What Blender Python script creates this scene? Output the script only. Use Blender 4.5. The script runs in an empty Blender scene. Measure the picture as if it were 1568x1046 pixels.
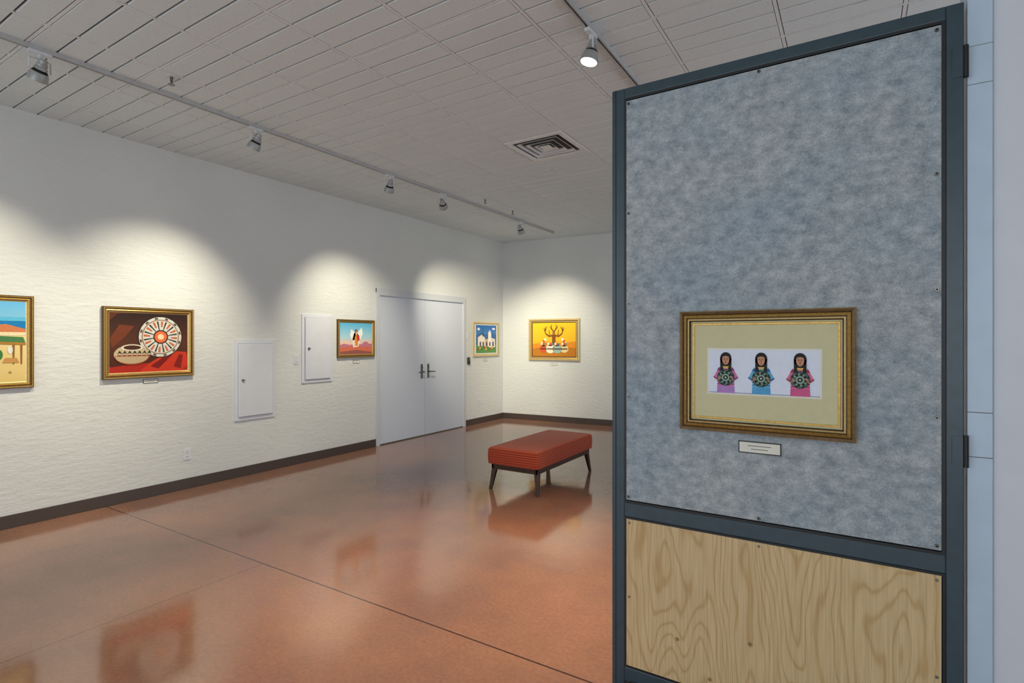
import bpy, bmesh, math, random
from mathutils import Vector, Matrix
random.seed(7)
scn = bpy.context.scene
COL = scn.collection

# ------------------------------------------------------------------ materials
_m = {}
def s2l(c):
    return tuple(((x/255.0)/12.92 if x/255.0 <= 0.04045 else ((x/255.0+0.055)/1.055)**2.4) for x in c)

def newmat(name):
    m = bpy.data.materials.new(name); m.use_nodes = True
    nt = m.node_tree
    b = nt.nodes['Principled BSDF']
    return m, nt, b

def plain(name, rgb, rough=0.5, metal=0.0, var=0.06, scale=40, bump=0.0, emit=0, spec=0.5, coat=0):
    """simple procedural: sRGB colour with slight noise variation"""
    if name in _m: return _m[name]
    m, nt, b = newmat(name)
    c = s2l(rgb)
    tc = nt.nodes.new('ShaderNodeTexCoord')
    n = nt.nodes.new('ShaderNodeTexNoise'); n.inputs['Scale'].default_value = scale; n.inputs['Detail'].default_value = 3
    r = nt.nodes.new('ShaderNodeValToRGB')
    r.color_ramp.elements[0].position = 0.3; r.color_ramp.elements[1].position = 0.7
    r.color_ramp.elements[0].color = (c[0]*(1-var), c[1]*(1-var), c[2]*(1-var), 1)
    r.color_ramp.elements[1].color = (min(1, c[0]*(1+var)), min(1, c[1]*(1+var)), min(1, c[2]*(1+var)), 1)
    nt.links.new(tc.outputs['Object'], n.inputs['Vector'])
    nt.links.new(n.outputs['Fac'], r.inputs['Fac'])
    nt.links.new(r.outputs['Color'], b.inputs['Base Color'])
    b.inputs['Roughness'].default_value = rough
    b.inputs['Metallic'].default_value = metal
    b.inputs['Specular IOR Level'].default_value = spec
    b.inputs['Coat Weight'].default_value = coat
    if bump > 0:
        bp = nt.nodes.new('ShaderNodeBump'); bp.inputs['Strength'].default_value = bump; bp.inputs['Distance'].default_value = 0.01
        nt.links.new(n.outputs['Fac'], bp.inputs['Height']); nt.links.new(bp.outputs['Normal'], b.inputs['Normal'])
    if emit:
        b.inputs['Emission Color'].default_value = (*c, 1); b.inputs['Emission Strength'].default_value = emit
    _m[name] = m
    return m

def paint(rgb):
    return plain('paint_%d_%d_%d' % tuple(rgb), rgb, rough=0.55, var=0.08, scale=60, spec=0.25)

def gradient(name, stops, rough=0.55):
    if name in _m: return _m[name]
    m, nt, b = newmat(name)
    tc = nt.nodes.new('ShaderNodeTexCoord'); sp = nt.nodes.new('ShaderNodeSeparateXYZ')
    n = nt.nodes.new('ShaderNodeTexNoise'); n.inputs['Scale'].default_value = 5
    ma = nt.nodes.new('ShaderNodeMath'); ma.operation = 'MULTIPLY_ADD'; ma.inputs[1].default_value = 0.06
    su = nt.nodes.new('ShaderNodeMath'); su.operation = 'SUBTRACT'; su.inputs[1].default_value = 0.03
    r = nt.nodes.new('ShaderNodeValToRGB')
    els = r.color_ramp.elements
    while len(els) < len(stops): els.new(0.5)
    for e, (p, c) in zip(els, stops):
        e.position = p; e.color = (*s2l(c), 1)
    L = nt.links.new
    L(tc.outputs['Generated'], sp.inputs[0]); L(tc.outputs['Generated'], n.inputs['Vector'])
    L(n.outputs['Fac'], ma.inputs[0]); L(sp.outputs['Z'], ma.inputs[2]); L(ma.outputs[0], su.inputs[0])
    L(su.outputs[0], r.inputs['Fac']); L(r.outputs['Color'], b.inputs['Base Color'])
    b.inputs['Roughness'].default_value = rough; b.inputs['Specular IOR Level'].default_value = 0.25
    _m[name] = m
    return m

def wall_mat():
    m, nt, b = newmat('wall_textured_white_paint'); L = nt.links.new
    tc = nt.nodes.new('ShaderNodeTexCoord')
    mp = nt.nodes.new('ShaderNodeMapping'); mp.inputs['Scale'].default_value = (1.0, 1.0, 3.0)
    n = nt.nodes.new('ShaderNodeTexNoise'); n.inputs['Scale'].default_value = 9; n.inputs['Detail'].default_value = 5; n.inputs['Roughness'].default_value = 0.65
    n2 = nt.nodes.new('ShaderNodeTexNoise'); n2.inputs['Scale'].default_value = 1.1; n2.inputs['Detail'].default_value = 2
    r = nt.nodes.new('ShaderNodeValToRGB')
    r.color_ramp.elements[0].color = (*s2l((205, 208, 208)), 1); r.color_ramp.elements[1].color = (*s2l((220, 222, 220)), 1)
    bp = nt.nodes.new('ShaderNodeBump'); bp.inputs['Strength'].default_value = 0.5; bp.inputs['Distance'].default_value = 0.014
    L(tc.outputs['Object'], mp.inputs[0]); L(mp.outputs[0], n.inputs['Vector']); L(tc.outputs['Object'], n2.inputs['Vector'])
    L(n2.outputs['Fac'], r.inputs['Fac']); L(r.outputs[0], b.inputs['Base Color'])
    L(n.outputs['Fac'], bp.inputs['Height']); L(bp.outputs[0], b.inputs['Normal'])
    b.inputs['Roughness'].default_value = 0.6; b.inputs['Specular IOR Level'].default_value = 0.3
    return m

def floor_mat():
    m, nt, b = newmat('stained_polished_concrete'); L = nt.links.new
    N = nt.nodes.new
    tc = N('ShaderNodeTexCoord')
    n1 = N('ShaderNodeTexNoise'); n1.inputs['Scale'].default_value = 0.9; n1.inputs['Detail'].default_value = 6; n1.inputs['Roughness'].default_value = 0.6
    n2 = N('ShaderNodeTexNoise'); n2.inputs['Scale'].default_value = 45; n2.inputs['Detail'].default_value = 4; n2.inputs['Roughness'].default_value = 0.8
    r = N('ShaderNodeValToRGB')
    r.color_ramp.elements[0].position = 0.3; r.color_ramp.elements[1].position = 0.72
    r.color_ramp.elements[0].color = (*s2l((118, 88, 78)), 1); r.color_ramp.elements[1].color = (*s2l((156, 112, 88)), 1)
    L(tc.outputs['Object'], n1.inputs['Vector']); L(tc.outputs['Object'], n2.inputs['Vector']); L(n1.outputs['Fac'], r.inputs['Fac'])
    r2 = N('ShaderNodeValToRGB'); r2.color_ramp.elements[0].position = 0.3; r2.color_ramp.elements[1].position = 0.7
    r2.color_ramp.elements[0].color = (0.82, 0.80, 0.79, 1); r2.color_ramp.elements[1].color = (1.12, 1.12, 1.12, 1)
    L(n2.outputs['Fac'], r2.inputs['Fac'])
    mx = N('ShaderNodeMixRGB'); mx.blend_type = 'MULTIPLY'; mx.inputs['Fac'].default_value = 1
    L(r.outputs[0], mx.inputs[1]); L(r2.outputs[0], mx.inputs[2])
    # saw-cut joints
    sp = N('ShaderNodeSeparateXYZ'); L(tc.outputs['Object'], sp.inputs[0])
    def line(sock, pos, w):
        a = N('ShaderNodeMath'); a.operation = 'SUBTRACT'; a.inputs[1].default_value = pos; L(sock, a.inputs[0])
        c = N('ShaderNodeMath'); c.operation = 'ABSOLUTE'; L(a.outputs[0], c.inputs[0])
        d = N('ShaderNodeMath'); d.operation = 'LESS_THAN'; d.inputs[1].default_value = w; L(c.outputs[0], d.inputs[0])
        return d.outputs[0]
    l1 = line(sp.outputs['Y'], 2.20, 0.005); l2 = line(sp.outputs['Y'], 6.95, 0.005)
    l3 = line(sp.outputs['X'], -3.35, 0.002)
    lt = N('ShaderNodeMath'); lt.operation = 'LESS_THAN'; lt.inputs[1].default_value = 2.2; L(sp.outputs['Y'], lt.inputs[0])
    mu = N('ShaderNodeMath'); mu.operation = 'MULTIPLY'; L(l3, mu.inputs[0]); L(lt.outputs[0], mu.inputs[1])
    ma = N('ShaderNodeMath'); ma.operation = 'MAXIMUM'; L(l1, ma.inputs[0]); L(l2, ma.inputs[1])
    mb = N('ShaderNodeMath'); mb.operation = 'MAXIMUM'; L(ma.outputs[0], mb.inputs[0]); L(mu.outputs[0], mb.inputs[1])
    mj = N('ShaderNodeMixRGB'); L(mb.outputs[0], mj.inputs['Fac']); L(mx.outputs[0], mj.inputs[1]); mj.inputs[2].default_value = (*s2l((60, 36, 28)), 1)
    L(mj.outputs[0], b.inputs['Base Color'])
    n3 = N('ShaderNodeTexNoise'); n3.inputs['Scale'].default_value = 3.5; n3.inputs['Detail'].default_value = 2
    L(tc.outputs['Object'], n3.inputs['Vector'])
    bp = N('ShaderNodeBump'); bp.inputs['Strength'].default_value = 0.08; bp.inputs['Distance'].default_value = 0.02
    L(n3.outputs['Fac'], bp.inputs['Height']); L(bp.outputs[0], b.inputs['Normal'])
    mr = N('ShaderNodeMapRange'); mr.inputs['To Min'].default_value = 0.05; mr.inputs['To Max'].default_value = 0.17
    L(n1.outputs['Fac'], mr.inputs['Value']); L(mr.outputs[0], b.inputs['Roughness'])
    b.inputs['Specular IOR Level'].default_value = 1.0
    return m

def ceiling_mat():
    m, nt, b = newmat('acoustic_ceiling_tile'); L = nt.links.new; N = nt.nodes.new
    tc = N('ShaderNodeTexCoord')
    n = N('ShaderNodeTexNoise'); n.inputs['Scale'].default_value = 150; n.inputs['Detail'].default_value = 3; n.inputs['Roughness'].default_value = 0.7
    r = N('ShaderNodeValToRGB'); r.color_ramp.elements[0].position = 0.3; r.color_ramp.elements[1].position = 0.5
    r.color_ramp.elements[0].color = (*s2l((202, 211, 214)), 1); r.color_ramp.elements[1].color = (*s2l((218, 226, 229)), 1)
    bp = N('ShaderNodeBump'); bp.inputs['Strength'].default_value = 0.2; bp.inputs['Distance'].default_value = 0.002
    L(tc.outputs['Object'], n.inputs['Vector']); L(n.outputs['Fac'], r.inputs['Fac']); L(r.outputs[0], b.inputs['Base Color'])
    L(n.outputs['Fac'], bp.inputs['Height']); L(bp.outputs[0], b.inputs['Normal'])
    b.inputs['Roughness'].default_value = 0.9; b.inputs['Specular IOR Level'].default_value = 0.1
    return m

def felt_mat():
    m, nt, b = newmat('blue_grey_felt'); L = nt.links.new; N = nt.nodes.new
    tc = N('ShaderNodeTexCoord'); mp = N('ShaderNodeMapping'); mp.inputs['Scale'].default_value = (1, 1, 1.35)
    n1 = N('ShaderNodeTexNoise'); n1.inputs['Scale'].default_value = 19; n1.inputs['Detail'].default_value = 7; n1.inputs['Roughness'].default_value = 0.66
    n2 = N('ShaderNodeTexNoise'); n2.inputs['Scale'].default_value = 260; n2.inputs['Detail'].default_value = 3
    n3 = N('ShaderNodeTexNoise'); n3.inputs['Scale'].default_value = 1.6; n3.inputs['Detail'].default_value = 1
    L(tc.outputs['Object'], mp.inputs[0])
    for n in (n1, n2, n3): L(mp.outputs[0], n.inputs['Vector'])
    r = N('ShaderNodeValToRGB'); r.color_ramp.elements[0].position = 0.34; r.color_ramp.elements[1].position = 0.66
    r.color_ramp.elements[0].color = (*s2l((142, 152, 159)), 1); r.color_ramp.elements[1].color = (*s2l((194, 199, 201)), 1)
    L(n1.outputs['Fac'], r.inputs['Fac'])
    r2 = N('ShaderNodeValToRGB'); r2.color_ramp.elements[0].position = 0.3; r2.color_ramp.elements[1].position = 0.7
    r2.color_ramp.elements[0].color = (0.70, 0.71, 0.73, 1); r2.color_ramp.elements[1].color = (1.15, 1.14, 1.13, 1)
    L(n2.outputs['Fac'], r2.inputs['Fac'])
    r3 = N('ShaderNodeValToRGB'); r3.color_ramp.elements[0].position = 0.35; r3.color_ramp.elements[1].position = 0.65
    r3.color_ramp.elements[0].color = (0.84, 0.91, 0.98, 1); r3.color_ramp.elements[1].color = (1.03, 1.02, 1.0, 1)
    L(n3.outputs['Fac'], r3.inputs['Fac'])
    mx = N('ShaderNodeMixRGB'); mx.blend_type = 'MULTIPLY'; mx.inputs['Fac'].default_value = 0.9
    L(r.outputs[0], mx.inputs[1]); L(r2.outputs[0], mx.inputs[2])
    mx3 = N('ShaderNodeMixRGB'); mx3.blend_type = 'MULTIPLY'; mx3.inputs['Fac'].default_value = 1
    L(mx.outputs[0], mx3.inputs[1]); L(r3.outputs[0], mx3.inputs[2]); L(mx3.outputs[0], b.inputs['Base Color'])
    ad = N('ShaderNodeMath'); ad.operation = 'ADD'; L(n1.outputs['Fac'], ad.inputs[0]); L(n2.outputs['Fac'], ad.inputs[1])
    bp = N('ShaderNodeBump'); bp.inputs['Strength'].default_value = 0.6; bp.inputs['Distance'].default_value = 0.004
    L(ad.outputs[0], bp.inputs['Height']); L(bp.outputs[0], b.inputs['Normal'])
    b.inputs['Roughness'].default_value = 1; b.inputs['Specular IOR Level'].default_value = 0.05
    b.inputs['Sheen Weight'].default_value = 0.1
    return m

def plywood_mat():
    m, nt, b = newmat('plywood_grain'); L = nt.links.new; N = nt.nodes.new
    tc = N('ShaderNodeTexCoord'); mp = N('ShaderNodeMapping'); mp.inputs['Scale'].default_value = (1, 1, 0.22); mp.inputs['Location'].default_value = (3.1, 0, 1.7)
    n1 = N('ShaderNodeTexNoise'); n1.inputs['Scale'].default_value = 3.0; n1.inputs['Detail'].default_value = 3; n1.inputs['Roughness'].default_value = 0.42
    L(tc.outputs['Object'], mp.inputs[0]); L(mp.outputs[0], n1.inputs['Vector'])
    mu = N('ShaderNodeMath'); mu.operation = 'MULTIPLY'; mu.inputs[1].default_value = 210; L(n1.outputs['Fac'], mu.inputs[0])
    si = N('ShaderNodeMath'); si.operation = 'SINE'; L(mu.outputs[0], si.inputs[0])
    r = N('ShaderNodeValToRGB'); r.color_ramp.elements[0].position = 0.0; r.color_ramp.elements[1].position = 1.0
    r.color_ramp.elements[0].color = (*s2l((212, 186, 142)), 1); r.color_ramp.elements[1].color = (*s2l((196, 164, 116)), 1)
    e = r.color_ramp.elements.new(0.65); e.color = (*s2l((208, 182, 137)), 1)
    L(si.outputs[0], r.inputs['Fac'])
    mp2 = N('ShaderNodeMapping'); mp2.inputs['Scale'].default_value = (1, 1, 0.03); L(tc.outputs['Object'], mp2.inputs[0])
    n2 = N('ShaderNodeTexNoise'); n2.inputs['Scale'].default_value = 160; n2.inputs['Detail'].default_value = 3; L(mp2.outputs[0], n2.inputs['Vector'])
    r2 = N('ShaderNodeValToRGB'); r2.color_ramp.elements[0].position = 0.3; r2.color_ramp.elements[1].position = 0.65
    r2.color_ramp.elements[0].color = (0.84, 0.81, 0.78, 1); r2.color_ramp.elements[1].color = (1.05, 1.05, 1.05, 1)
    L(n2.outputs['Fac'], r2.inputs['Fac'])
    mx = N('ShaderNodeMixRGB'); mx.blend_type = 'MULTIPLY'; mx.inputs['Fac'].default_value = 1
    L(r.outputs[0], mx.inputs[1]); L(r2.outputs[0], mx.inputs[2])
    # knots
    prev = mx.outputs[0]
    for (kx, kz) in ((-0.60, 0.30), (-0.33, 0.36), (-0.475, 0.18), (0.08, 0.24)):
        d = N('ShaderNodeVectorMath'); d.operation = 'DISTANCE'; d.inputs[1].default_value = (kx, 0.0, kz)
        cmb = N('ShaderNodeMapping'); cmb.inputs['Scale'].default_value = (1, 0, 1); L(tc.outputs['Object'], cmb.inputs[0]); L(cmb.outputs[0], d.inputs[0])
        mr = N('ShaderNodeMapRange'); mr.inputs['From Min'].default_value = 0.004; mr.inputs['From Max'].default_value = 0.011; mr.inputs['To Min'].default_value = 0.75; mr.inputs['To Max'].default_value = 0.0
        L(d.outputs['Value'], mr.inputs['Value'])
        mk = N('ShaderNodeMixRGB'); L(mr.outputs[0], mk.inputs['Fac']); L(prev, mk.inputs[1]); mk.inputs[2].default_value = (*s2l((110, 72, 44)), 1)
        prev = mk.outputs[0]
    L(prev, b.inputs['Base Color'])
    b.inputs['Roughness'].default_value = 0.5; b.inputs['Specular IOR Level'].default_value = 0.3
    return m

def stripe_mat(name, axis, c1, c2, freq):
    m, nt, b = newmat(name); L = nt.links.new; N = nt.nodes.new
    tc = N('ShaderNodeTexCoord'); w = N('ShaderNodeTexWave'); w.wave_type = 'BANDS'; w.bands_direction = axis
    w.inputs['Scale'].default_value = freq; w.inputs['Distortion'].default_value = 0.4; w.inputs['Detail'].default_value = 1
    L(tc.outputs['Object'], w.inputs['Vector'])
    r = N('ShaderNodeValToRGB'); r.color_ramp.elements[0].position = 0.1; r.color_ramp.elements[1].position = 0.6
    r.color_ramp.elements[0].color = (*s2l(c1), 1); r.color_ramp.elements[1].color = (*s2l(c2), 1)
    L(w.outputs['Fac'], r.inputs['Fac']); L(r.outputs[0], b.inputs['Base Color'])
    bp = N('ShaderNodeBump'); bp.inputs['Strength'].default_value = 0.25; bp.inputs['Distance'].default_value = 0.003
    L(w.outputs['Fac'], bp.inputs['Height']); L(bp.outputs[0], b.inputs['Normal'])
    b.inputs['Roughness'].default_value = 0.8; b.inputs['Sheen Weight'].default_value = 0.1; b.inputs['Specular IOR Level'].default_value = 0.2
    return m

M_wall = wall_mat(); M_floor = floor_mat(); M_ceil = ceiling_mat(); M_felt = felt_mat(); M_ply = plywood_mat()
M_tee = plain('ceiling_grid_white', (222, 225, 228), 0.6)
M_back = plain('ceiling_gap_grey', (78, 79, 81), 0.9)
M_base = plain('baseboard_dark_brown', (72, 60, 56), 0.45)
M_white = plain('white_painted_metal', (208, 211, 215), 0.4)
M_rail = plain('track_rail_grey_enamel', (178, 180, 182), 0.4)
M_head = plain('lamp_head_silver_grey', (160, 163, 163), 0.4, metal=0.2)
M_doorp = plain('door_light_grey_paint', (205, 211, 224), 0.35, var=0.02)
M_frame = plain('door_frame_paint', (198, 202, 210), 0.4, var=0.02)
M_trim = plain('white_trim_paint', (212, 215, 224), 0.5, var=0.02, scale=8)
M_jamb = plain('pale_blue_jamb_paint', (186, 204, 222), 0.4, var=0.04, scale=10)
M_steel = plain('dull_steel', (120, 118, 112), 0.3, metal=0.9)
M_dark = plain('dark_gap', (18, 19, 20), 0.8)
M_black = plain('black_plastic', (25, 25, 27), 0.4)
M_fr = plain('partition_frame_slate_paint', (50, 68, 78), 0.35, var=0.12, scale=25)
M_frb = plain('partition_frame_edge_dark', (20, 24, 28), 0.5)
M_gold = plain('antique_gold', (176, 140, 74), 0.35, metal=0.6, var=0.2, scale=90)
M_goldd = plain('dark_bronze_gilt', (92, 66, 38), 0.4, metal=0.45, var=0.25, scale=90)
M_goldl = plain('pale_gold', (214, 190, 134), 0.35, metal=0.4, var=0.1, scale=90)
M_mat = plain('cream_mat_board', (206, 200, 160), 0.8, var=0.02)
M_ivory = plain('ivory_mat_board', (228, 226, 214), 0.8, var=0.02)
M_walnut = plain('dark_walnut', (62, 42, 32), 0.35, var=0.25, scale=30)
M_seat_side_shaded = stripe_mat('rust_channel_fabric_side_shaded', 'Z', (128, 50, 34), (176, 76, 48), 14)  # striped rust fabric, with the shade on the cushion sides put into its colour
M_seat_top_lit = stripe_mat('rust_channel_fabric_top_lit', 'X', (178, 80, 48), (192, 92, 58), 9)  # same fabric in a lighter tone, as the light falls on the top
M_pipe = plain('rust_piping', (150, 60, 38), 0.8)
M_lens = plain('lamp_lens_glow', (255, 244, 224), 0.3, var=0.0, emit=60)
M_lensdim = plain('lamp_lens_shaded', (255, 240, 220), 0.3, var=0.0, emit=8)

# ------------------------------------------------------------------ mesh builder
class MB:
    def __init__(s): s.v = []; s.f = []; s.mi = []; s.mats = []
    def m(s, mat):
        if mat not in s.mats: s.mats.append(mat)
        return s.mats.index(mat)
    def add(s, vs, fs, mat):
        o = len(s.v); s.v += [tuple(p) for p in vs]; k = s.m(mat)
        for f in fs: s.f.append(tuple(o+i for i in f)); s.mi.append(k)
    def box(s, x0, x1, y0, y1, z0, z1, mat):
        vs = [(x, y, z) for x in (x0, x1) for y in (y0, y1) for z in (z0, z1)]
        s.add(vs, [(0, 1, 3, 2), (4, 6, 7, 5), (0, 4, 5, 1), (2, 3, 7, 6), (0, 2, 6, 4), (1, 5, 7, 3)], mat)
    def cyl(s, p0, p1, r0, r1, mat, seg=20, caps=True):
        p0 = Vector(p0); p1 = Vector(p1); q = (p1-p0).to_track_quat('Z', 'Y')
        vs = []
        for p, r in ((p0, r0), (p1, r1)):
            for i in range(seg):
                a = 2*math.pi*i/seg; vs.append(p + q @ Vector((r*math.cos(a), r*math.sin(a), 0)))
        fs = [(i, (i+1) % seg, seg+(i+1) % seg, seg+i) for i in range(seg)]
        if caps: fs += [tuple(range(seg))[::-1], tuple(range(seg, 2*seg))]
        s.add(vs, fs, mat)
    def lathe(s, prof, mat, seg=28, M=None, matf=None):
        """prof: (r,z) list about local Z; matf: list of mats per segment"""
        M = M or Matrix.Identity(4)
        for k in range(len(prof)-1):
            (r0, z0), (r1, z1) = prof[k], prof[k+1]
            vs = []
            for r, z in ((r0, z0), (r1, z1)):
                for i in range(seg):
                    a = 2*math.pi*i/seg; vs.append(M @ Vector((r*math.cos(a), r*math.sin(a), z)))
            s.add(vs, [(i, (i+1) % seg, seg+(i+1) % seg, seg+i) for i in range(seg)], matf[k] if matf else mat)
    def hexa(s, bot, top, mat):
        s.add(list(bot)+list(top), [(3, 2, 1, 0), (4, 5, 6, 7), (0, 1, 5, 4), (1, 2, 6, 5), (2, 3, 7, 6), (3, 0, 4, 7)], mat)
    def rectsweep(s, w, h, prof, mats, fn):
        """mitred moulding. prof: (inset, rise); fn(a,b,rise)->xyz"""
        for k in range(len(prof)-1):
            vs = []
            for ins, d in (prof[k], prof[k+1]):
                for sa, sb in ((-1, -1), (1, -1), (1, 1), (-1, 1)):
                    vs.append(fn(sa*(w/2-ins), sb*(h/2-ins), d))
            s.add(vs, [(i, (i+1) % 4, 4+(i+1) % 4, 4+i) for i in range(4)], mats[k])
    def obj(s, name, parent=None, M=None, smooth=False, bevel=0, recalc=True):
        me = bpy.data.meshes.new(name); me.from_pydata(s.v, [], s.f)
        for mt in s.mats: me.materials.append(mt)
        for p, k in zip(me.polygons, s.mi): p.material_index = k
        if recalc:
            bm = bmesh.new(); bm.from_mesh(me)
            if smooth: bmesh.ops.remove_doubles(bm, verts=bm.verts, dist=1e-5)
            bmesh.ops.recalc_face_normals(bm, faces=bm.faces); bm.to_mesh(me); bm.free()
        ob = bpy.data.objects.new(name, me); COL.objects.link(ob)
        if smooth:
            for p in me.polygons: p.use_smooth = True
            me.set_sharp_from_angle(angle=math.radians(40))
        if parent: ob.parent = parent
        elif M is not None: ob.matrix_world = M
        if bevel:
            bv = ob.modifiers.new('bevel', 'BEVEL'); bv.width = bevel; bv.segments = 2; bv.limit_method = 'ANGLE'
        return ob

def empty(name, M=None):
    e = bpy.data.objects.new(name, None); e.empty_display_size = 0.1; COL.objects.link(e)
    if M is not None: e.matrix_world = M
    return e

def basis(O, R, N):
    """local x = right along wall, y = into wall, z = up"""
    R = Vector(R).normalized(); N = Vector(N).normalized(); O = Vector(O)
    return Matrix(((R.x, -N.x, 0, O.x), (R.y, -N.y, 0, O.y), (R.z, -N.z, 1, O.z), (0, 0, 0, 1)))

# ------------------------------------------------------------------ room shell
XL, XR, YS, YB, H = -5.69, 3.0, -3.0, 8.73, 3.35
ang = math.atan(0.09)
BR = Vector((math.cos(ang), math.sin(ang), 0)); BN = Vector((math.sin(ang), -math.cos(ang), 0))
D0, D1, DH = 5.52, 7.46, 2.125    # double-door opening on left wall

b = MB(); b.box(XL-0.3, XR+0.3, YS-0.3, 10.3, -0.15, 0, M_floor); b.obj('floor')
b = MB()
b.box(XL-0.2, XL, YS, D0-0.04, 0, H, M_wall); b.box(XL-0.2, XL, D1+0.04, YB+0.2, 0, H, M_wall)
b.box(XL-0.2, XL, D0-0.04, D1+0.04, DH+0.04, H, M_wall)
b.obj('wall_left')
b = MB(); b.box(-0.0, 8.95, 0, 0.2, 0, H, M_wall); b.obj('wall_back', M=basis((XL, YB, 0), BR, BN))
# right wall; its unseen window strip is added to light the gallery evenly
b = MB()
b.box(XR, XR+0.2, YS, 3.0, 0, H, M_wall); b.box(XR, XR+0.2, 8.8, 9.9, 0, H, M_wall)
b.box(XR, XR+0.2, 3.0, 8.8, 0, 0.9, M_wall); b.box(XR, XR+0.2, 3.0, 8.8, 3.0, H, M_wall)
b.obj('wall_right')
b = MB()
for i in range(5):
    y = 3.0+i*5.8/4
    b.box(XR+0.07, XR+0.13, y-0.03 if i else y, y+0.03 if i < 4 else y, 0.9, 3.0, M_steel)
for z in (0.9, 2.94): b.box(XR+0.07, XR+0.13, 3.0, 8.8, z, z+0.06, M_steel)
b.obj('added_window_2')
# window wall behind the camera
b = MB()
b.box(XL-0.2, XR+0.2, YS-0.2, YS, 0, 0.35, M_wall); b.box(XL-0.2, XR+0.2, YS-0.2, YS, 2.95, H, M_wall)
b.box(XL-0.2, -5.0, YS-0.2, YS, 0.35, 2.95, M_wall); b.box(2.4, XR+0.2, YS-0.2, YS, 0.35, 2.95, M_wall)
b.obj('wall_south')
b = MB()
for i in range(6):
    x = -5.0+i*7.4/5
    b.box(x-0.03 if i else x, x+0.03 if i < 5 else x, YS-0.13, YS-0.07, 0.35, 2.95, M_steel)
for z in (0.35, 2.2, 2.89): b.box(-5.0, 2.4, YS-0.13, YS-0.07, z, z+0.06, M_steel)
b.obj('window_1')

# ceiling: scored planks in a 0.61 m grid
GX, GY, G = -2.81, 4.31, 0.61
b = MB()
b.box(XL-0.2, XR+0.2, YS-0.2, 10.1, H+0.012, H+0.05, M_back)
i0 = math.floor((XL-GX)/G); i1 = math.ceil((XR-GX)/G)
j0 = math.floor((YS-GY)/G); j1 = math.ceil((10.0-GY)/G)
for i in range(i0, i1+1):
    for j in range(j0, j1+1):
        if i == 0 and j == 0: continue
        for k in range(4):
            x0 = max(GX+i*G+0.011, XL-0.15); x1 = min(GX+(i+1)*G-0.011, XR+0.15)
            w = G/4
            y0 = max(GY+j*G+k*w + (0.0115 if k == 0 else 0.0045), YS-0.15); y1 = min(GY+j*G+(k+1)*w - (0.0115 if k == 3 else 0.0045), 10.0)
            if x1-x0 < 0.02 or y1-y0 < 0.02: continue
            c = 0.004
            lo = [(x0+c, y0+c, H), (x1-c, y0+c, H), (x1-c, y1-c, H), (x0+c, y1-c, H)]
            hi = [(x0, y0, H+0.011), (x1, y0, H+0.011), (x1, y1, H+0.011), (x0, y1, H+0.011)]
            b.hexa(lo, hi, M_ceil)
for i in range(i0, i1+2):
    x = GX+i*G
    if XL < x < XR: b.box(x-0.009, x+0.009, YS-0.1, 10.0, H+0.001, H+0.012, M_tee)
for j in range(j0, j1+2):
    y = GY+j*G
    if YS < y < 10: b.box(XL-0.1, XR+0.1, y-0.009, y+0.009, H+0.0015, H+0.0118, M_tee)
b.obj('ceiling')

# baseboards
b = MB(); b.box(XL, XL+0.012, YS, D0-0.07, 0, 0.105, M_base); b.box(XL, XL+0.012, D1+0.07, YB, 0, 0.105, M_base); b.obj('baseboard_left', bevel=0.003)
b = MB(); b.box(0.012, 8.7, -0.012, 0, 0, 0.105, M_base); b.obj('baseboard_back', M=basis((XL, YB, 0), BR, BN), bevel=0.003)
b = MB(); b.box(XR-0.012, XR, YS, 9.4, 0, 0.105, M_base); b.obj('baseboard_right', bevel=0.003)

# ------------------------------------------------------------------ double door
LW = lambda y, z=0: basis((XL, y, z), (0, 1, 0), (1, 0, 0))
dr = empty('door_1', LW((D0+D1)/2))
w = D1-D0
b = MB()
for s in (-1, 1):
    x = s*w/2
    b.box(min(x, x+s*0.04), max(x, x+s*0.04), -0.02, 0.14, 0, DH+0.04, M_frame)
    b.box(min(x+s*0.038, x+s*0.065), max(x+s*0.038, x+s*0.065), -0.02, -0.001, 0, DH+0.1, M_frame)
b.box(-w/2, w/2, -0.02, 0.14, DH, DH+0.04, M_frame)
b.box(-w/2-0.065, w/2+0.065, -0.0201, -0.001, DH+0.038, DH+0.1, M_frame)
b.obj('frame', dr, bevel=0.002)
b = MB(); b.box(-w/2+0.001, w/2-0.001, -0.01, 0.13, 0.0, 0.012, M_steel); b.obj('threshold', dr)
for s, nm in ((-1, 'leaf_a'), (1, 'leaf_b')):
    b = MB(); x0, x1 = sorted((s*0.003, s*(w/2-0.004))); b.box(x0, x1, 0.0, 0.045, 0.014, DH-0.003, M_doorp); b.obj(nm, dr, bevel=0.002)
    b = MB(); cx = s*0.075
    b.box(cx-0.02, cx+0.02, -0.008, 0, 0.90, 1.12, M_steel)
    b.cyl((cx, -0.008, 1.0), (cx, -0.055, 1.0), 0.011, 0.011, M_steel)
    b.cyl((cx-s*0.008, -0.052, 1.0), (cx+s*0.11, -0.052, 0.995), 0.011, 0.008, M_steel)
    b.cyl((cx, -0.008, 1.075), (cx, -0.018, 1.075), 0.014, 0.014, M_steel)
    b.obj('lever_handle_'+nm[-1], dr, smooth=True)
b = MB(); b.box(-0.003, 0.003, 0.012, 0.04, 0.014, DH-0.003, M_dark); b.obj('meeting_gap', dr)

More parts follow.
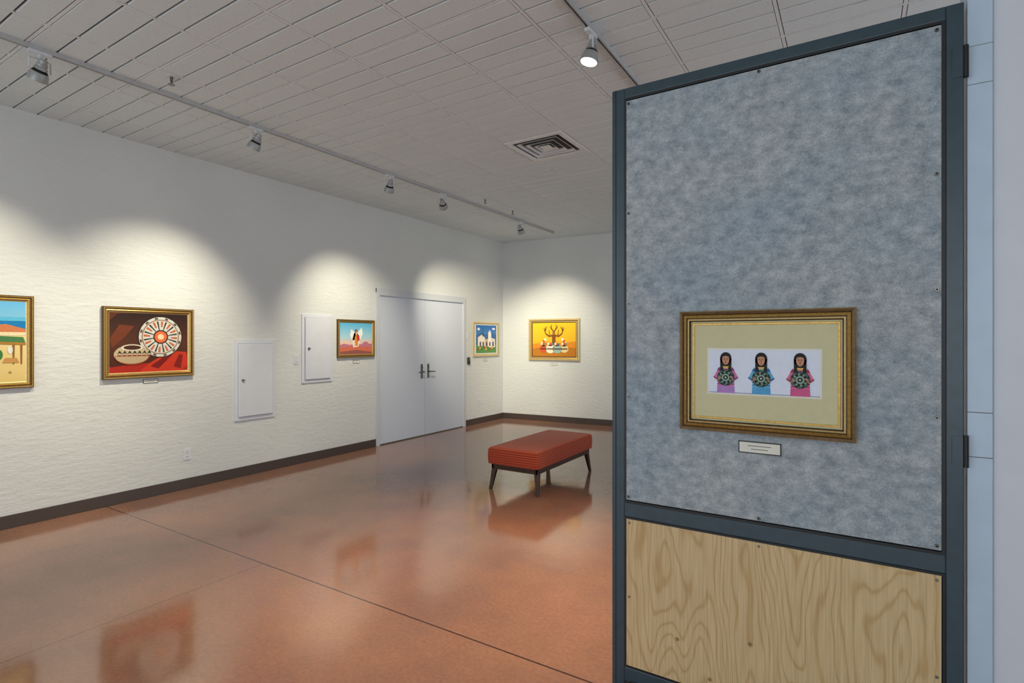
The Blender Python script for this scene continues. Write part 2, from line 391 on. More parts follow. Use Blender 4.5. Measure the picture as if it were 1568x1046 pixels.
# ------------------------------------------------------------------ electrical panels, switch, outlets
def elec_panel(yc, zc, w, h, knob):
    e = empty('electrical_panel', LW(yc, zc))
    b = MB()
    b.rectsweep(w, h, [(0, 0), (0, 0.014), (0.035, 0.014), (0.037, 0.006), (0.042, 0.006)], [M_trim]*4, lambda a, c, d: (a, -d, c))
    b.obj('cover_trim', e)
    b = MB(); b.box(-w/2+0.041, w/2-0.041, -0.03, 0, -h/2+0.041, h/2-0.041, M_trim); b.obj('hinged_cover', e, bevel=0.004)
    b = MB(); kx = -w/2+0.085 if knob < 0 else 0
    b.cyl((kx, -0.03, 0), (kx, -0.044, 0), 0.014, 0.011, M_steel); b.box(kx-0.012, kx+0.02, -0.048, -0.044, -0.004, 0.004, M_steel)
    b.obj('latch', e)
elec_panel(3.635, 1.055, 0.49, 0.88, -1)
elec_panel(4.47, 1.39, 0.46, 0.84, -1)

def plate(name, M, kind):
    e = empty(name, M)
    b = MB(); b.box(-0.036, 0.036, -0.006, 0, -0.058, 0.058, M_trim); b.obj('cover_plate', e, bevel=0.003)
    b = MB()
    if kind == 'outlet':
        for z in (-0.022, 0.022):
            b.box(-0.016, 0.016, -0.008, -0.006, z-0.014, z+0.014, M_white)
            for x in (-0.007, 0.007): b.box(x-0.0012, x+0.0012, -0.0085, -0.008, z-0.002, z+0.008, M_black)
            b.cyl((0, -0.008, z-0.008), (0, -0.0085, z-0.008), 0.0022, 0.0022, M_black, 10)
    else:
        b.box(-0.016, 0.016, -0.010, -0.006, -0.032, 0.032, M_white)
    b.obj('socket_faces' if kind == 'outlet' else 'rocker', e)
plate('light_switch', LW(4.17, 1.26), 'switch')
plate('wall_outlet', LW(2.90, 0.345), 'outlet')
plate('wall_outlet', LW(7.95, 0.37), 'outlet')
plate('thermostat', LW(7.60, 1.57), 'switch')
e = empty('card_reader', LW(7.62, 1.13))
b = MB(); b.box(-0.03, 0.03, -0.025, 0, -0.06, 0.06, M_black); b.obj('housing', e, bevel=0.005)
b = MB(); b.box(-0.02, 0.02, -0.027, -0.025, 0.0, 0.045, M_steel); b.obj('reader_face', e)

# ------------------------------------------------------------------ artworks
class Art:
    """flat paint patches on a canvas, coordinates normalised to the picture (0..1)"""
    def __init__(s, w, h, d): s.b = MB(); s.w = w; s.h = h; s.d = d
    def P(s, x, y, l): return ((x-0.5)*s.w, -(s.d+0.0004*l), (y-0.5)*s.h)
    def poly(s, pts, col, l): 
        pts = [s.P(min(1, max(0, x)), min(1, max(0, y)), l) for x, y in pts]
        s.b.add(pts, [tuple(range(len(pts)))], paint(col))
    def ell(s, cx, cy, rx, col, l, ry=None, n=26, a0=0, a1=360, ra=0):
        # rx in fraction of height; ry too
        k = s.h/s.w; ry = rx if ry is None else ry
        c, sn = math.cos(math.radians(ra)), math.sin(math.radians(ra)); pts = []
        for i in range(n+(a1-a0 < 360)):
            a = math.radians(a0+(a1-a0)*i/n); u, v = rx*math.cos(a), ry*math.sin(a)
            pts.append((cx+(u*c-v*sn)*k, cy+u*sn+v*c))
        s.poly(pts, col, l)
    def wedge(s, cx, cy, r0, r1, a0, a1, col, l):
        k = s.h/s.w; pts = []
        for i in range(5): a = math.radians(a0+(a1-a0)*i/4); pts.append((cx+k*r0*math.cos(a), cy+r0*math.sin(a)))
        for i in range(5): a = math.radians(a1+(a0-a1)*i/4); pts.append((cx+k*r1*math.cos(a), cy+r1*math.sin(a)))
        s.poly(pts, col, l)
    def done(s, parent): s.b.obj('painted_shapes', parent, recalc=False)

def painting(M, W, Hh, prof, mats, aw, ah, bgmat, fn, matmat=None, canvas_d=0.012):
    e = empty('framed_painting', M)
    b = MB(); b.rectsweep(W, Hh, prof, mats, lambda a, c, d: (a, -d, c)); b.obj('frame', e)
    ins = prof[-1][0]
    if matmat:
        b = MB(); b.box(-W/2+ins, W/2-ins, -canvas_d+0.002, 0, -Hh/2+ins, Hh/2-ins, matmat); b.obj('mat_board', e)
    b = MB(); b.box(-aw/2, aw/2, -canvas_d, -0.001, -ah/2, ah/2, bgmat); b.obj('canvas', e)
    a = Art(aw, ah, canvas_d); fn(a); a.done(e)
    return e

def label(M, w=0.13, h=0.04, dark=True):
    e = empty('caption_sign', M)
    b = MB(); b.box(-w/2, w/2, -0.004, 0, -h/2, h/2, M_black); b.obj('backing', e)
    t = 0.004
    b = MB(); b.box(-w/2+t, w/2-t, -0.005, -0.0041, -h/2+t, h/2-t, M_ivory); b.obj('card', e)
    b = MB(); g = plain('print_grey', (120, 120, 125), 0.8)
    for z, k in ((0.006, 0.55), (-0.006, 0.4)):
        b.box(-w*k/2, w*k/2, -0.0054, -0.0051, z-0.0014, z+0.0014, g)
    b.obj('printed_lines', e)

def gold_prof(t, d=0.03, c=0.012):
    return ([(0, 0), (0, d*0.8), (t*0.12, d), (t*0.3, d*0.95), (t*0.42, d*0.65), (t*0.62, d*0.8), (t*0.8, d*0.5), (t*0.86, d*0.55), (t, c)],
            [M_goldd, M_goldd, M_gold, M_goldd, M_gold, M_gold, M_goldd, M_goldl])

# 1 beach scene with ramada (left edge)
def art1(a):
    a.poly([(0, .62), (1, .62), (1, .80), (0, .80)], (24, 120, 178), 1)
    a.poly([(0, .76), (1, .76), (1, .81), (0, .80)], (90, 178, 216), 2)
    a.poly([(.1, .62), (.45, .75), (.7, .70), (.85, .72), (1, .66), (1, .6), (0, .6)], (200, 120, 78), 3)
    a.poly([(0, .56), (1, .58), (1, .62), (0, .63)], (226, 210, 170), 4)
    for x in (.66, .78, .90, .96): a.poly([(x, .22), (x+.012, .22), (x+.016, .52), (x-.004, .52)], (140, 92, 44), 5)
    a.poly([(.62, .50), (1, .48), (.98, .56), (.68, .58)], (70, 120, 74), 6)
    a.poly([(.62, .48), (1, .46), (1, .49), (.62, .51)], (170, 120, 50), 7)
    a.ell(.80, .34, .03, (60, 120, 60), 8, .06); a.ell(.88, .40, .025, (220, 220, 210), 8, .05)
    a.poly([(.82, .24), (.95, .24), (.93, .30), (.84, .30)], (190, 140, 80), 8)
    for i in range(7): a.ell(.1+.13*i, .12+.03*(i % 3), .015, (150, 140, 90), 5)
p, m = gold_prof(0.05)
painting(LW(1.236, 1.482), 0.90, 0.74, p, m, 0.80, 0.64, gradient('sky_sand', [(0, (216, 188, 118)), (.6, (226, 204, 144)), (.63, (140, 195, 210)), (1, (100, 178, 226))]), art1)

# 2 pottery and basket
def art2(a):
    a.poly([(0, 0), (1, 0), (1, .26), (.8, .3), (.55, .16), (.3, .14), (0, .1)], (168, 40, 26), 1)
    a.poly([(.35, 0), (.5, .16), (.75, .36), (.98, .33), (1, .1), (.9, 0)], (196, 54, 30), 2)
    a.poly([(.5, .1), (.72, .3), (.78, .28), (.6, .05)], (120, 24, 20), 3)
    a.poly([(.8, .08), (.88, .30), (.93, .28), (.9, .04)], (130, 28, 22), 3)
    a.poly([(0, .86), (.1, .98), (.3, 1), (0, 1)], (90, 44, 26), 1)
    a.poly([(0, .55), (.12, .8), (.3, .78), (.2, .62), (.04, .42)], (110, 54, 32), 1)
    cx, cy = .63, .60
    a.ell(cx, cy, .36, (40, 24, 20), 4); a.ell(cx, cy, .345, (206, 206, 196), 5); a.ell(cx, cy, .30, (140, 96, 76), 6); a.ell(cx, cy, .285, (208, 210, 202), 7)
    for i in range(12):
        t = i*30+8
        a.wedge(cx, cy, .10, .27, t, t+6, (60, 48, 44), 8)
        a.wedge(cx, cy, .17, .27, t+13, t+21, (196, 100, 60), 8)
        a.wedge(cx, cy, .305, .335, t, t+9, (90, 74, 66), 8)
    a.ell(cx, cy, .12, (60, 34, 28), 9); a.ell(cx, cy, .10, (226, 110, 60), 10); a.ell(cx, cy, .05, (240, 210, 170), 11)
    # bowl
    a.ell(.27, .30, .27, (190, 172, 140), 12, .17); a.ell(.27, .28, .26, (150, 62, 36), 13, .15, a0=180, a1=360)
    a.ell(.27, .275, .25, (184, 160, 128), 14, .125, a0=180, a1=360)
    a.ell(.27, .42, .16, (224, 214, 190), 15, .055); a.ell(.27, .42, .13, (70, 40, 30), 16, .038)
    for i in range(7):
        x = .09+.06*i; a.poly([(x, .31), (x+.03, .37), (x+.06, .31), (x+.03, .335)], (40, 28, 26), 17)
        a.poly([(x, .28), (x+.05, .28), (x+.05, .295), (x, .295)], (150, 50, 34), 17)
p, m = gold_prof(0.055, 0.035)
painting(LW(2.56, 1.47), 0.79, 0.66, p, m, 0.685, 0.555, gradient('umber_ground', [(0, (70, 30, 20)), (.5, (84, 46, 30)), (1, (40, 24, 20))]), art2)
label(LW(2.565, 1.105))

# 3 winged figure over desert
def art3(a):
    a.poly([(0, .3), (.12, .34), (.3, .3), (.5, .34), (.66, .32), (.74, .40), (.84, .40), (.9, .33), (1, .34), (1, .15), (0, .15)], (196, 120, 140), 1)
    a.poly([(0, .2), (.4, .27), (1, .22), (1, 0), (0, 0)], (214, 110, 84), 2)
    a.poly([(0, .08), (.5, .14), (1, .06), (1, 0), (0, 0)], (150, 90, 80), 3)
    a.poly([(.40, .22), (.36, .40), (.42, .66), (.50, .74), (.57, .60), (.60, .36), (.56, .24)], (236, 226, 214), 4)
    a.poly([(.48, .66), (.34, .80), (.30, .60), (.36, .44), (.44, .46)], (250, 246, 240), 4)
    a.poly([(.52, .66), (.66, .86), (.70, .66), (.62, .46), (.54, .46)], (248, 244, 238), 4)
    a.poly([(.46, .26), (.44, .52), (.49, .66), (.55, .54), (.54, .27)], (232, 140, 50), 5)
    a.poly([(.50, .62), (.58, .60), (.60, .46), (.53, .40)], (200, 60, 50), 6)
    a.ell(.49, .74, .055, (40, 26, 24), 6); a.ell(.495, .73, .04, (190, 130, 96), 7)
p, m = gold_prof(0.045)
painting(LW(5.095, 1.513), 0.645, 0.505, p, m, 0.56, 0.42, gradient('dawn_sky', [(0, (236, 180, 150)), (.35, (244, 200, 180)), (.55, (170, 214, 226)), (1, (80, 176, 220))]), art3)
label(LW(5.10, 1.20), 0.11)

# 4 adobe village
def art4(a):
    a.poly([(0, 0), (1, 0), (1, .34), (0, .3)], (96, 150, 84), 1)
    a.poly([(0, .62), (.2, .74), (.45, .66), (.7, .78), (1, .66), (1, .3), (0, .3)], (64, 110, 168), 2)
    a.poly([(.08, .25), (.08, .56), (.26, .66), (.42, .56), (.42, .25)], (240, 232, 220), 3)
    a.poly([(.42, .22), (.42, .5), (.62, .5), (.62, .22)], (222, 186, 140), 3)
    a.poly([(.58, .2), (.58, .72), (.66, .84), (.74, .72), (.74, .2)], (246, 242, 234), 4)
    a.poly([(.74, .2), (.74, .55), (.94, .5), (.94, .2)], (226, 218, 210), 4)
    for x in (.17, .31, .48, .64, .8): a.poly([(x, .24), (x, .38), (x+.03, .42), (x+.06, .38), (x+.06, .24)], (70, 60, 90), 5)
    for i in range(9): a.ell(.08+.1*i, .14+.05*(i % 2), .045, [(200, 60, 50), (230, 190, 70), (70, 130, 70)][i % 3], 6)
    a.ell(.12, .86, .08, (240, 240, 244), 3, .05); a.ell(.86, .88, .1, (236, 240, 246), 3, .04)
    a.poly([(.3, .6), (.33, .9), (.36, .6)], (50, 100, 60), 6)
fp = [(0, 0), (0, .022), (.02, .024), (.03, .018), (.034, .012)]
painting(LW(8.157, 1.508), 0.82, 0.615, fp, [M_goldl, M_goldl, M_goldl, M_goldd], 0.64, 0.50, gradient('deep_sky', [(0, (120, 180, 220)), (1, (40, 110, 190))]), art4, M_ivory)
label(LW(8.15, 1.13), 0.12)

# 5 deer dancer / tree-like figure with pots on amber (back wall)
def BW(s, z): return basis(Vector((XL, YB, 0))+BR*s+Vector((0, 0, z)), BR, BN)
def art5(a):
    a.poly([(0, 0), (1, 0), (1, .24), (.7, .28), (.3, .27), (0, .22)], (190, 120, 36), 1)
    a.poly([(0, .36), (.3, .42), (.62, .4), (1, .44), (1, .24), (0, .22)], (226, 140, 40), 1)
    br = (132, 76, 34)
    a.poly([(.455, .34), (.46, .52), (.45, .60), (.48, .66), (.52, .66), (.55, .60), (.54, .52), (.545, .34)], br, 3)
    for s in (-1, 1):
        f = lambda x: .5+s*x
        a.poly([(f(.02), .66), (f(.10), .62), (f(.17), .68), (f(.21), .78), (f(.225), .78), (f(.19), .65), (f(.11), .57), (f(.03), .60)], br, 4)
        for k in range(4): a.poly([(f(.195), .74), (f(.215), .76), (f(.16+.035*k), .90-.015*k), (f(.152+.035*k), .895-.015*k)], br, 5)
        a.poly([(f(.08), .62), (f(.10), .60), (f(.12), .80), (f(.11), .80)], br, 5)
        a.poly([(f(.01), .76), (f(.05), .86), (f(.045), .96), (f(.055), .96), (f(.07), .86), (f(.10), .92), (f(.105), .91), (f(.07), .82), (f(.02), .74)], br, 6)
        for k in range(3): a.ell(f(.20+.035*k), .50-.05*k, .045, [(240, 230, 200), (220, 90, 50), (240, 200, 90)][k], 6, n=10)
    a.ell(.5, .72, .045, (160, 100, 54), 7, .07)
    for cx, r, c in ((.26, .11, (206, 90, 50)), (.42, .13, (236, 226, 200)), (.58, .13, (150, 180, 170)), (.74, .11, (228, 206, 150))):
        a.ell(cx, .22, r*1.2, c, 7, r); a.ell(cx, .22+r*.85, r*.6, (60, 36, 28), 8, r*.2)
        for i in range(5): a.ell(cx-.06+.03*i, .22, .018, (70, 40, 30), 9, .03, n=8)
        for i in range(3): a.ell(cx-.04+.04*i, .37, .035, [(240, 240, 226), (214, 70, 60), (90, 150, 130)][i], 9, n=8)
fp5 = [(0, 0), (0, .028), (.03, .03), (.05, .022), (.06, .024), (.075, .012)]
painting(BW(1.055, 1.50), 1.0, 0.76, fp5, [M_goldl, M_goldl, M_gold, M_goldl, M_goldd], 0.85, 0.61, gradient('amber_ground', [(0, (226, 146, 40)), (.5, (240, 184, 40)), (1, (244, 200, 36))]), art5)
label(BW(1.05, 1.045), 0.13)

# ------------------------------------------------------------------ display partition (foreground)
YP = 2.20
PX0, PX1, PZ = -0.877, 0.292, 2.56
part = empty('display_partition', Matrix.Translation((0, YP, 0)))
t0 = 0.055
b = MB()
b.box(PX0, PX0+t0, 0, 0.05, 0.02, PZ, M_fr); b.box(PX1-0.045, PX1, 0, 0.05, 0.02, PZ, M_fr)
b.box(PX0+t0, PX1-0.045, 0.0, 0.05, PZ-0.042, PZ, M_fr)
b.box(PX0+t0, PX1-0.045, 0.0, 0.05, 0.754, 0.812, M_fr)
b.box(PX0+t0, PX1-0.045, 0.0, 0.05, 0.06, 0.12, M_fr)
b.obj('frame_rails', part, bevel=0.003)
b = MB()
b.box(PX0+0.016, PX0+0.019, -0.0006, 0.0, 0.02, PZ, M_dark)
b.box(PX0+t0, PX1-0.045, 0.012, 0.045, 0.12, PZ-0.042, M_frb)
b.obj('rebate_backing', part)
b = MB(); b.box(-0.813, 0.236, -0.002, 0.012, 0.826, 2.504, M_felt); b.obj('felt_panel', part, bevel=0.002)
b = MB()
b.rectsweep(1.068, 1.706, [(0, -.001), (0, .0006), (.010, .0006), (.010, -.012)], [M_frb]*3, lambda a, c, d: (a-.288, -d, c+1.665))
b.rectsweep(1.068, 0.634, [(0, -.001), (0, .0006), (.008, .0006), (.008, -.012)], [M_frb]*3, lambda a, c, d: (a-.288, -d, c+.437))
b.obj('black_gasket', part)  # black gasket strip around the felt and plywood
b = MB(); b.box(-0.813, 0.236, -0.001, 0.012, 0.13, 0.746, M_ply); b.obj('plywood_panel', part, bevel=0.001)
b = MB()
for x, z in [(-0.803, 2.49), (-0.803, 2.03), (-0.803, 1.65), (-0.803, 1.26), (-0.803, .84), (-0.30, 2.495), (-0.30, .836), (.224, 2.49), (.224, 2.03), (.224, 1.66), (.224, 1.25), (.224, .84)]:
    b.cyl((x, -0.002, z), (x, -0.005, z), 0.007, 0.006, M_steel, 14); b.cyl((x, -0.005, z), (x, -0.006, z), 0.003, 0.003, M_dark, 10)
for x, z in [(-0.80, .73), (-0.30, .732), (.224, .73), (-0.80, .42), (.224, .42)]:
    b.cyl((x, -0.001, z), (x, -0.003, z), 0.005, 0.005, M_steel, 12)
b.obj('screws', part)
b = MB()
for z in (0.16, 1.15, 2.37):
    b.cyl((PX1+0.004, -0.004, z-0.05), (PX1+0.004, -0.004, z+0.05), 0.007, 0.007, M_frb, 14)
    b.box(PX1-0.03, PX1+0.004, -0.003, 0, z-0.045, z+0.045, M_fr)
b.obj('hinges', part)
b = MB()
for x in (PX0+0.1, PX1-0.1):
    b.cyl((x, -0.005, 0.035), (x, 0.055, 0.035), 0.035, 0.035, M_black, 24)
    b.box(x-0.012, x+0.012, -0.012, 0.062, 0.03, 0.07, M_steel)
b.box(PX0, PX0+0.06, -0.2, 0.25, 0.0, 0.02, M_fr); b.box(PX1-0.06, PX1, -0.2, 0.05, 0.0, 0.02, M_fr)
b.obj('feet_and_castors', part)

# framed print of three women
def woman(a, cx, robe, robe2, skirt):
    def q(pts): return [(cx+x, y) for x, y in pts]
    a.poly(q([(-.085, .0), (-.075, .42), (-.045, .62), (.045, .62), (.075, .42), (.085, .0)]), robe, 1)
    a.poly(q([(-.06, .62), (-.105, .42), (-.12, .36), (-.085, .30), (-.05, .44)]), robe, 2)
    a.poly(q([(.06, .62), (.105, .42), (.12, .36), (.085, .30), (.05, .44)]), robe, 2)
    a.poly(q([(-.085, .0), (-.082, .16), (.082, .16), (.085, .0)]), skirt, 3)
    for z in (.2, .26): a.poly(q([(-.083, z), (.083, z), (.083, z+.015), (-.083, z+.015)]), robe2, 4)
    for s in (-1, 1):
        a.poly(q([(s*.085, .30), (s*.12, .36), (s*.115, .385), (s*.078, .325)]), robe2, 5)
        a.poly(q([(s*.07, .58), (s*.085, .52), (s*.03, .5), (s*.035, .6)]), robe2, 5)
    a.ell(cx, .80, .125, (26, 22, 24), 6, .145)
    a.poly(q([(-.054, .80), (-.052, .44), (-.026, .42), (-.022, .62), (.022, .62), (.026, .42), (.052, .44), (.054, .80)]), (26, 22, 24), 6)
    a.ell(cx, .77, .078, (196, 142, 112), 7, .115)
    a.poly(q([(-.034, .84), (-.028, .905), (.028, .905), (.034, .84), (0, .86)]), (26, 22, 24), 8)
    for s in (-1, 1):
        a.ell(cx+s*.014, .785, .014, (40, 26, 24), 9, .007, n=10); a.ell(cx+s*.014, .805, .016, (60, 34, 28), 9, .004, n=10)
    a.poly(q([(-.003, .775), (.003, .775), (.006, .735), (-.006, .735)]), (160, 104, 80), 9)
    a.ell(cx, .705, .022, (170, 60, 56), 9, .009, n=12)
    a.poly(q([(-.03, .62), (.03, .62), (.02, .57), (-.02, .57)]), (222, 180, 90), 8)
    # basket
    cy = .36
    a.ell(cx, cy, .19, (32, 36, 36), 10); a.ell(cx, cy, .178, (86, 120, 108), 11); a.ell(cx, cy, .15, (30, 34, 34), 12)
    for i in range(8):
        a.wedge(cx, cy, .095, .145, i*45, i*45+20, (120, 150, 134), 13); a.wedge(cx, cy, .152, .176, i*45+10, i*45+28, (30, 34, 34), 13)
    a.ell(cx, cy, .085, (150, 178, 164), 14); a.ell(cx, cy, .055, (40, 52, 50), 15); a.ell(cx, cy, .02, (200, 206, 190), 16)
    for s in (-1, 1):
        for k in range(4): a.ell(cx+s*(.072-.006*k), .30+.028*k, .030, (190, 136, 104), 17, .010, n=12, ra=s*-15)
def art6(a):
    a.poly([(0, 0), (1, 0), (1, .02), (0, .02)], (150, 160, 190), 1)
    woman(a, .165, (206, 120, 168), (120, 60, 110), (176, 130, 196))
    woman(a, .495, (96, 176, 214), (40, 96, 150), (84, 160, 206))
    woman(a, .835, (214, 110, 150), (150, 50, 80), (206, 90, 140))
pr = [(0, 0), (0, .024), (.004, .030), (.012, .028), (.016, .022), (.026, .026), (.030, .020), (.036, .022), (.040, .014)]
ms = [M_goldd, M_gold, M_goldd, M_goldd, M_gold, M_goldd, M_goldl, M_goldd]
e = painting(Matrix.Translation((-0.2887, YP-0.002, 1.379)), 0.59, 0.46, pr, ms, 0.375, 0.164, plain('print_paper', (222, 228, 244), 0.7, var=0.02), art6, None, 0.007)
b = MB(); b.box(-.255, .255, -0.006, 0, -.19, .19, M_mat); ob = b.obj('mat_board', e)
b = MB(); b.rectsweep(0.50, 0.37, [(0, .006), (0.002, .009), (.008, .009), (.010, .006)], [M_goldl, M_gold, M_goldl], lambda a, c, d: (a, -d, c))
b.rectsweep(0.387, 0.176, [(0, .0061), (.0, .0068), (.006, .0068), (.006, .0061)], [M_goldl, M_ivory, M_goldl], lambda a, c, d: (a, -d, c)); b.obj('fillets', e)
label(Matrix.Translation((-0.297, YP-0.002, 1.098)), 0.146, 0.045)

# wall / jamb to the right of the partition
b = MB(); b.box(0.366, XR, YP+0.035, YP+0.26, 0, H, M_trim); b.obj('wall_partition_end', bevel=0.004)
b = MB(); b.box(0.302, 0.364, YP+0.02, YP+0.16, 0, H, M_jamb)
for z in (1.13, 1.27, 2.30, 2.42): b.box(0.3018, 0.3642, YP+0.0194, YP+0.03, z, z+0.003, M_steel)
b.obj('trim_1', bevel=0.003)

# ------------------------------------------------------------------ bench
bx, by = -2.825, 5.13
bench = empty('upholstered_bench', Matrix.Translation((bx, by, 0)))
def cushion(hx, hy, z0, z1, r):
    bm = bmesh.new(); bmesh.ops.create_cube(bm, size=2)
    bmesh.ops.subdivide_edges(bm, edges=bm.edges[:], cuts=26, use_grid_fill=True)
    hz = (z1-z0)/2; zc = (z0+z1)/2
    for v in bm.verts:
        def nl(t): return math.copysign(abs(t)**0.6, t)
        p = Vector((nl(v.co.x)*hx, nl(v.co.y)*hy, nl(v.co.z)*hz))
        q = Vector((max(-hx+r, min(hx-r, p.x)), max(-hy+r, min(hy-r, p.y)), max(-hz+r, min(hz-r, p.z))))
        d = p-q
        if d.length > 1e-6: p = q + d.normalized()*min(r, d.length if max(abs(d.x), abs(d.y), abs(d.z)) < r*0.999 else r)
        u, w_ = p.x/hx, p.y/hy
        if p.z > 0: p.z += 0.018*(1-u*u)*(1-w_*w_)*(p.z/hz)
        side = 1-(p.z/hz)**2
        p.x += 0.006*side*u; p.y += 0.006*side*w_
        v.co = p+Vector((0, 0, zc))
    me = bpy.data.meshes.new('cushion'); 
    me.materials.append(M_seat_side_shaded); me.materials.append(M_seat_top_lit)
    bm.normal_update()
    for f in bm.faces:
        f.smooth = True; f.material_index = 1 if f.normal.z > 0.75 else 0
    bm.to_mesh(me); bm.free()
    ob = bpy.data.objects.new('cushion', me); COL.objects.link(ob); ob.parent = bench
cushion(0.288, 0.64, 0.255, 0.425, 0.03)
# welt piping around the upper and lower seams
b = MB()
for z in (0.268,):
    c = 0.03; hx, hy = 0.287, 0.639; ring = []
    for qx, qy, a0 in ((1, 1, 0), (-1, 1, 90), (-1, -1, 180), (1, -1, 270)):
        for k in range(5):
            a = math.radians(a0+k*22.5); ring.append(Vector((qx*(hx-c)+c*math.cos(a), qy*(hy-c)+c*math.sin(a), z)))
    for k in range(len(ring)): b.cyl(ring[k], ring[(k+1) % len(ring)], .005, .005, M_pipe, 8)
b.obj('welt_piping', bench)
b = MB()
b.box(-.265, .265, -.60, -.575, .205, .256, M_walnut); b.box(-.265, .265, .575, .60, .205, .256, M_walnut)
b.box(-.265, -.24, -.60, .60, .205, .256, M_walnut); b.box(.24, .265, -.60, .60, .205, .256, M_walnut)
b.obj('apron_rails', bench, bevel=0.003)
b = MB()
for sx in (-1, 1):
    for sy in (-1, 1):
        tx, ty, fx, fy = sx*.238, sy*.56, sx*.272, sy*.605
        a, c = .026, .014
        b.hexa([(fx-c, fy-c, 0), (fx+c, fy-c, 0), (fx+c, fy+c, 0), (fx-c, fy+c, 0)], [(tx-a, ty-a, .254), (tx+a, ty-a, .254), (tx+a, ty+a, .254), (tx-a, ty+a, .254)], M_walnut)
b.obj('legs', bench, bevel=0.004)

# ------------------------------------------------------------------ ceiling diffuser and sprinklers
vent = empty('ceiling_air_vent', Matrix.Translation((GX+G/2, GY+G/2, H)))
b = MB(); fn = lambda a, c, d: (a, c, d)
b.rectsweep(.60, .60, [(0, .004), (0, -.008), (.045, -.008), (.05, .0), (.05, .04)], [M_white]*4, fn)
for k in range(3):
    i_ = .085+k*.062
    b.rectsweep(.60, .60, [(i_, -.006), (i_+.004, -.004), (i_+.030, .020), (i_+.032, .018), (i_+.006, -.006), (i_, -.006)], [M_white]*5, fn)
b.box(-.05, .05, -.05, .05, -.006, .0, M_white)
b.obj('louvres', vent, recalc=False)
b = MB(); b.box(-.295, .295, -.295, .295, .052, .065, M_dark); b.obj('duct_opening', vent)

def sprinkler(x, y):
    e = empty('ceiling_sprinkler', Matrix.Translation((x, y, H)))
    b = MB(); b.lathe([(.0, -.004), (.035, -.004), (.04, 0.004)], M_white)
    b.cyl((0, 0, 0), (0, 0, -.03), .011, .009, M_steel, 14)
    for s in (-1, 1): b.cyl((s*.009, 0, -.028), (s*.012, 0, -.055), .0025, .0025, M_steel, 8)
    b.cyl((0, 0, -.028), (0, 0, -.055), .002, .002, M_steel, 8)
    b.cyl((0, 0, -.055), (0, 0, -.058), .022, .022, M_steel, 18)
    b.obj('sprinkler_head', e)
sprinkler(-4.07, 1.97); sprinkler(-4.12, 5.89); sprinkler(-4.15, 6.62); sprinkler(-1.0, 6.0)

# ------------------------------------------------------------------ lighting tracks + spotlights
TX1, TX2 = -4.37, -1.32
for x, y0, y1 in ((TX1, YS+0.3, 8.25), (TX2, YS+0.3, 5.2)):
    e = empty('lighting_track', Matrix.Translation((x, 0, H)))
    b = MB(); b.box(-.018, -.007, y0, y1, -.026, 0, M_rail); b.box(.007, .018, y0, y1, -.026, 0, M_rail); b.box(-.007, .007, y0, y1, -.010, 0, M_steel)
    b.obj('track_rail', e)
    b = MB(); b.box(-.02, .02, y1, y1+.03, -.028, 0, M_rail); b.box(-.02, .02, y0-.03, y0, -.028, 0, M_rail); b.obj('end_caps', e)

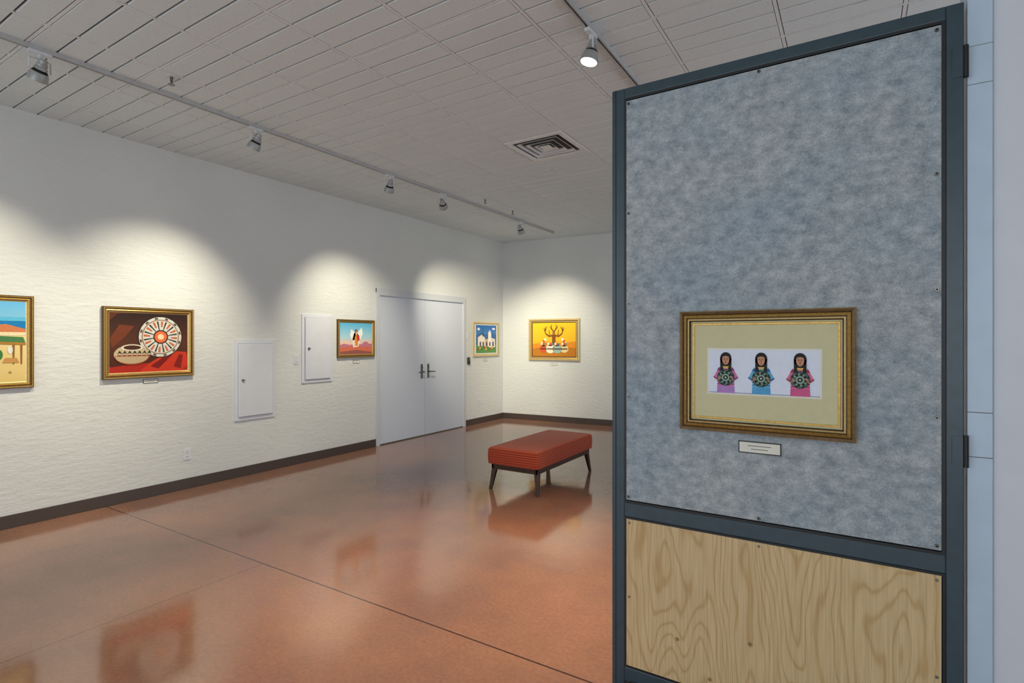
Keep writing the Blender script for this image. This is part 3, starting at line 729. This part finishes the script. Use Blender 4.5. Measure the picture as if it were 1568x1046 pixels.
def spotlight(x, y, target, power, size=60, blend=0.7, col=(1, .91, .68), lens=None):
    e = empty('track_spotlight', Matrix.Translation((x, y, H)))
    b = MB()
    b.box(-.017, .017, -.06, .06, -.048, -.0265, M_white)
    b.cyl((0, 0, -.045), (0, 0, -.075), .012, .012, M_white)
    b.obj('track_adapter', e, bevel=0.002)
    piv = Vector((0, 0, -.15)); d = (Vector(target)-(Vector((x, y, H))+piv)).normalized()
    R = d.to_track_quat('-Z', 'Y').to_matrix().to_4x4(); Mh = Matrix.Translation(piv) @ R
    ax = Vector((-d.y, d.x, 0)); ax = ax.normalized() if ax.length > 1e-3 else Vector((1, 0, 0))
    b = MB()
    for s in (-1, 1):
        b.cyl(Vector((0, 0, -.075)), Vector((0, 0, -.08))+ax*s*.058, .005, .005, M_white, 8)
        b.cyl(Vector((0, 0, -.08))+ax*s*.058, piv+ax*s*.058, .005, .005, M_white, 8)
    b.obj('yoke', e)
    b = MB()
    prof = [(.0, .075), (.022, .075), (.024, .05), (.03, .045), (.030, .035), (.026, .033), (.036, .02), (.038, .012), (.032, .010), (.044, -.005), (.050, -.02), (.055, -.045), (.055, -.060), (.050, -.060), (.047, -.035), (.0, -.033)]
    mats = [M_head]*8+[M_dark]+[M_head]*4+[M_steel, lens or M_lensdim]
    b.lathe(prof, M_white, M=Mh, matf=mats)
    b.obj('lamp_head', e, smooth=True)
    ld = bpy.data.lights.new('spot_bulb', 'SPOT'); ld.energy = power; ld.color = col; ld.spot_size = math.radians(size); ld.spot_blend = blend
    ld.shadow_soft_size = 0.03
    lo = bpy.data.objects.new('spot_bulb', ld); COL.objects.link(lo); lo.parent = e
    lo.matrix_local = Mh @ Matrix.Translation((0, 0, -.075))
spotlight(TX1, 1.33, (XL, 1.1, 1.10), 150, 80, 1.0)
spotlight(TX1, 2.80, (XL, 2.52, 1.00), 210, 80, 1.0)
spotlight(TX1, 4.40, (XL, 5.05, 1.10), 190, 76, 1.0)
spotlight(TX1, 5.32, (XL, 8.0, 1.25), 360, 56, 1.0)
spotlight(TX1, 7.20, (-4.65, 8.84, 1.05), 220, 78, 1.0)
spotlight(TX2, 2.98, (-1.95, 2.55, 0), 560, 88, 1.0, (1, .74, .48), M_lens)

# ------------------------------------------------------------------ world & camera
wd = bpy.data.worlds.new('sky'); scn.world = wd; wd.use_nodes = True
bg = wd.node_tree.nodes['Background']; bg.inputs['Color'].default_value = (0.88, 0.95, 1.0, 1); bg.inputs['Strength'].default_value = 2.8

cam = bpy.data.cameras.new('camera'); co = bpy.data.objects.new('camera', cam); COL.objects.link(co)
cam.sensor_width = 36; cam.lens = 19.14; cam.shift_y = -0.0019; cam.clip_start = 0.05
co.location = (0, 0, 1.5); co.rotation_euler = (math.radians(90), 0, math.radians(32.15))
scn.camera = co
scn.view_settings.view_transform = 'Standard'
scn.view_settings.look = 'None'
scn.view_settings.exposure = 0
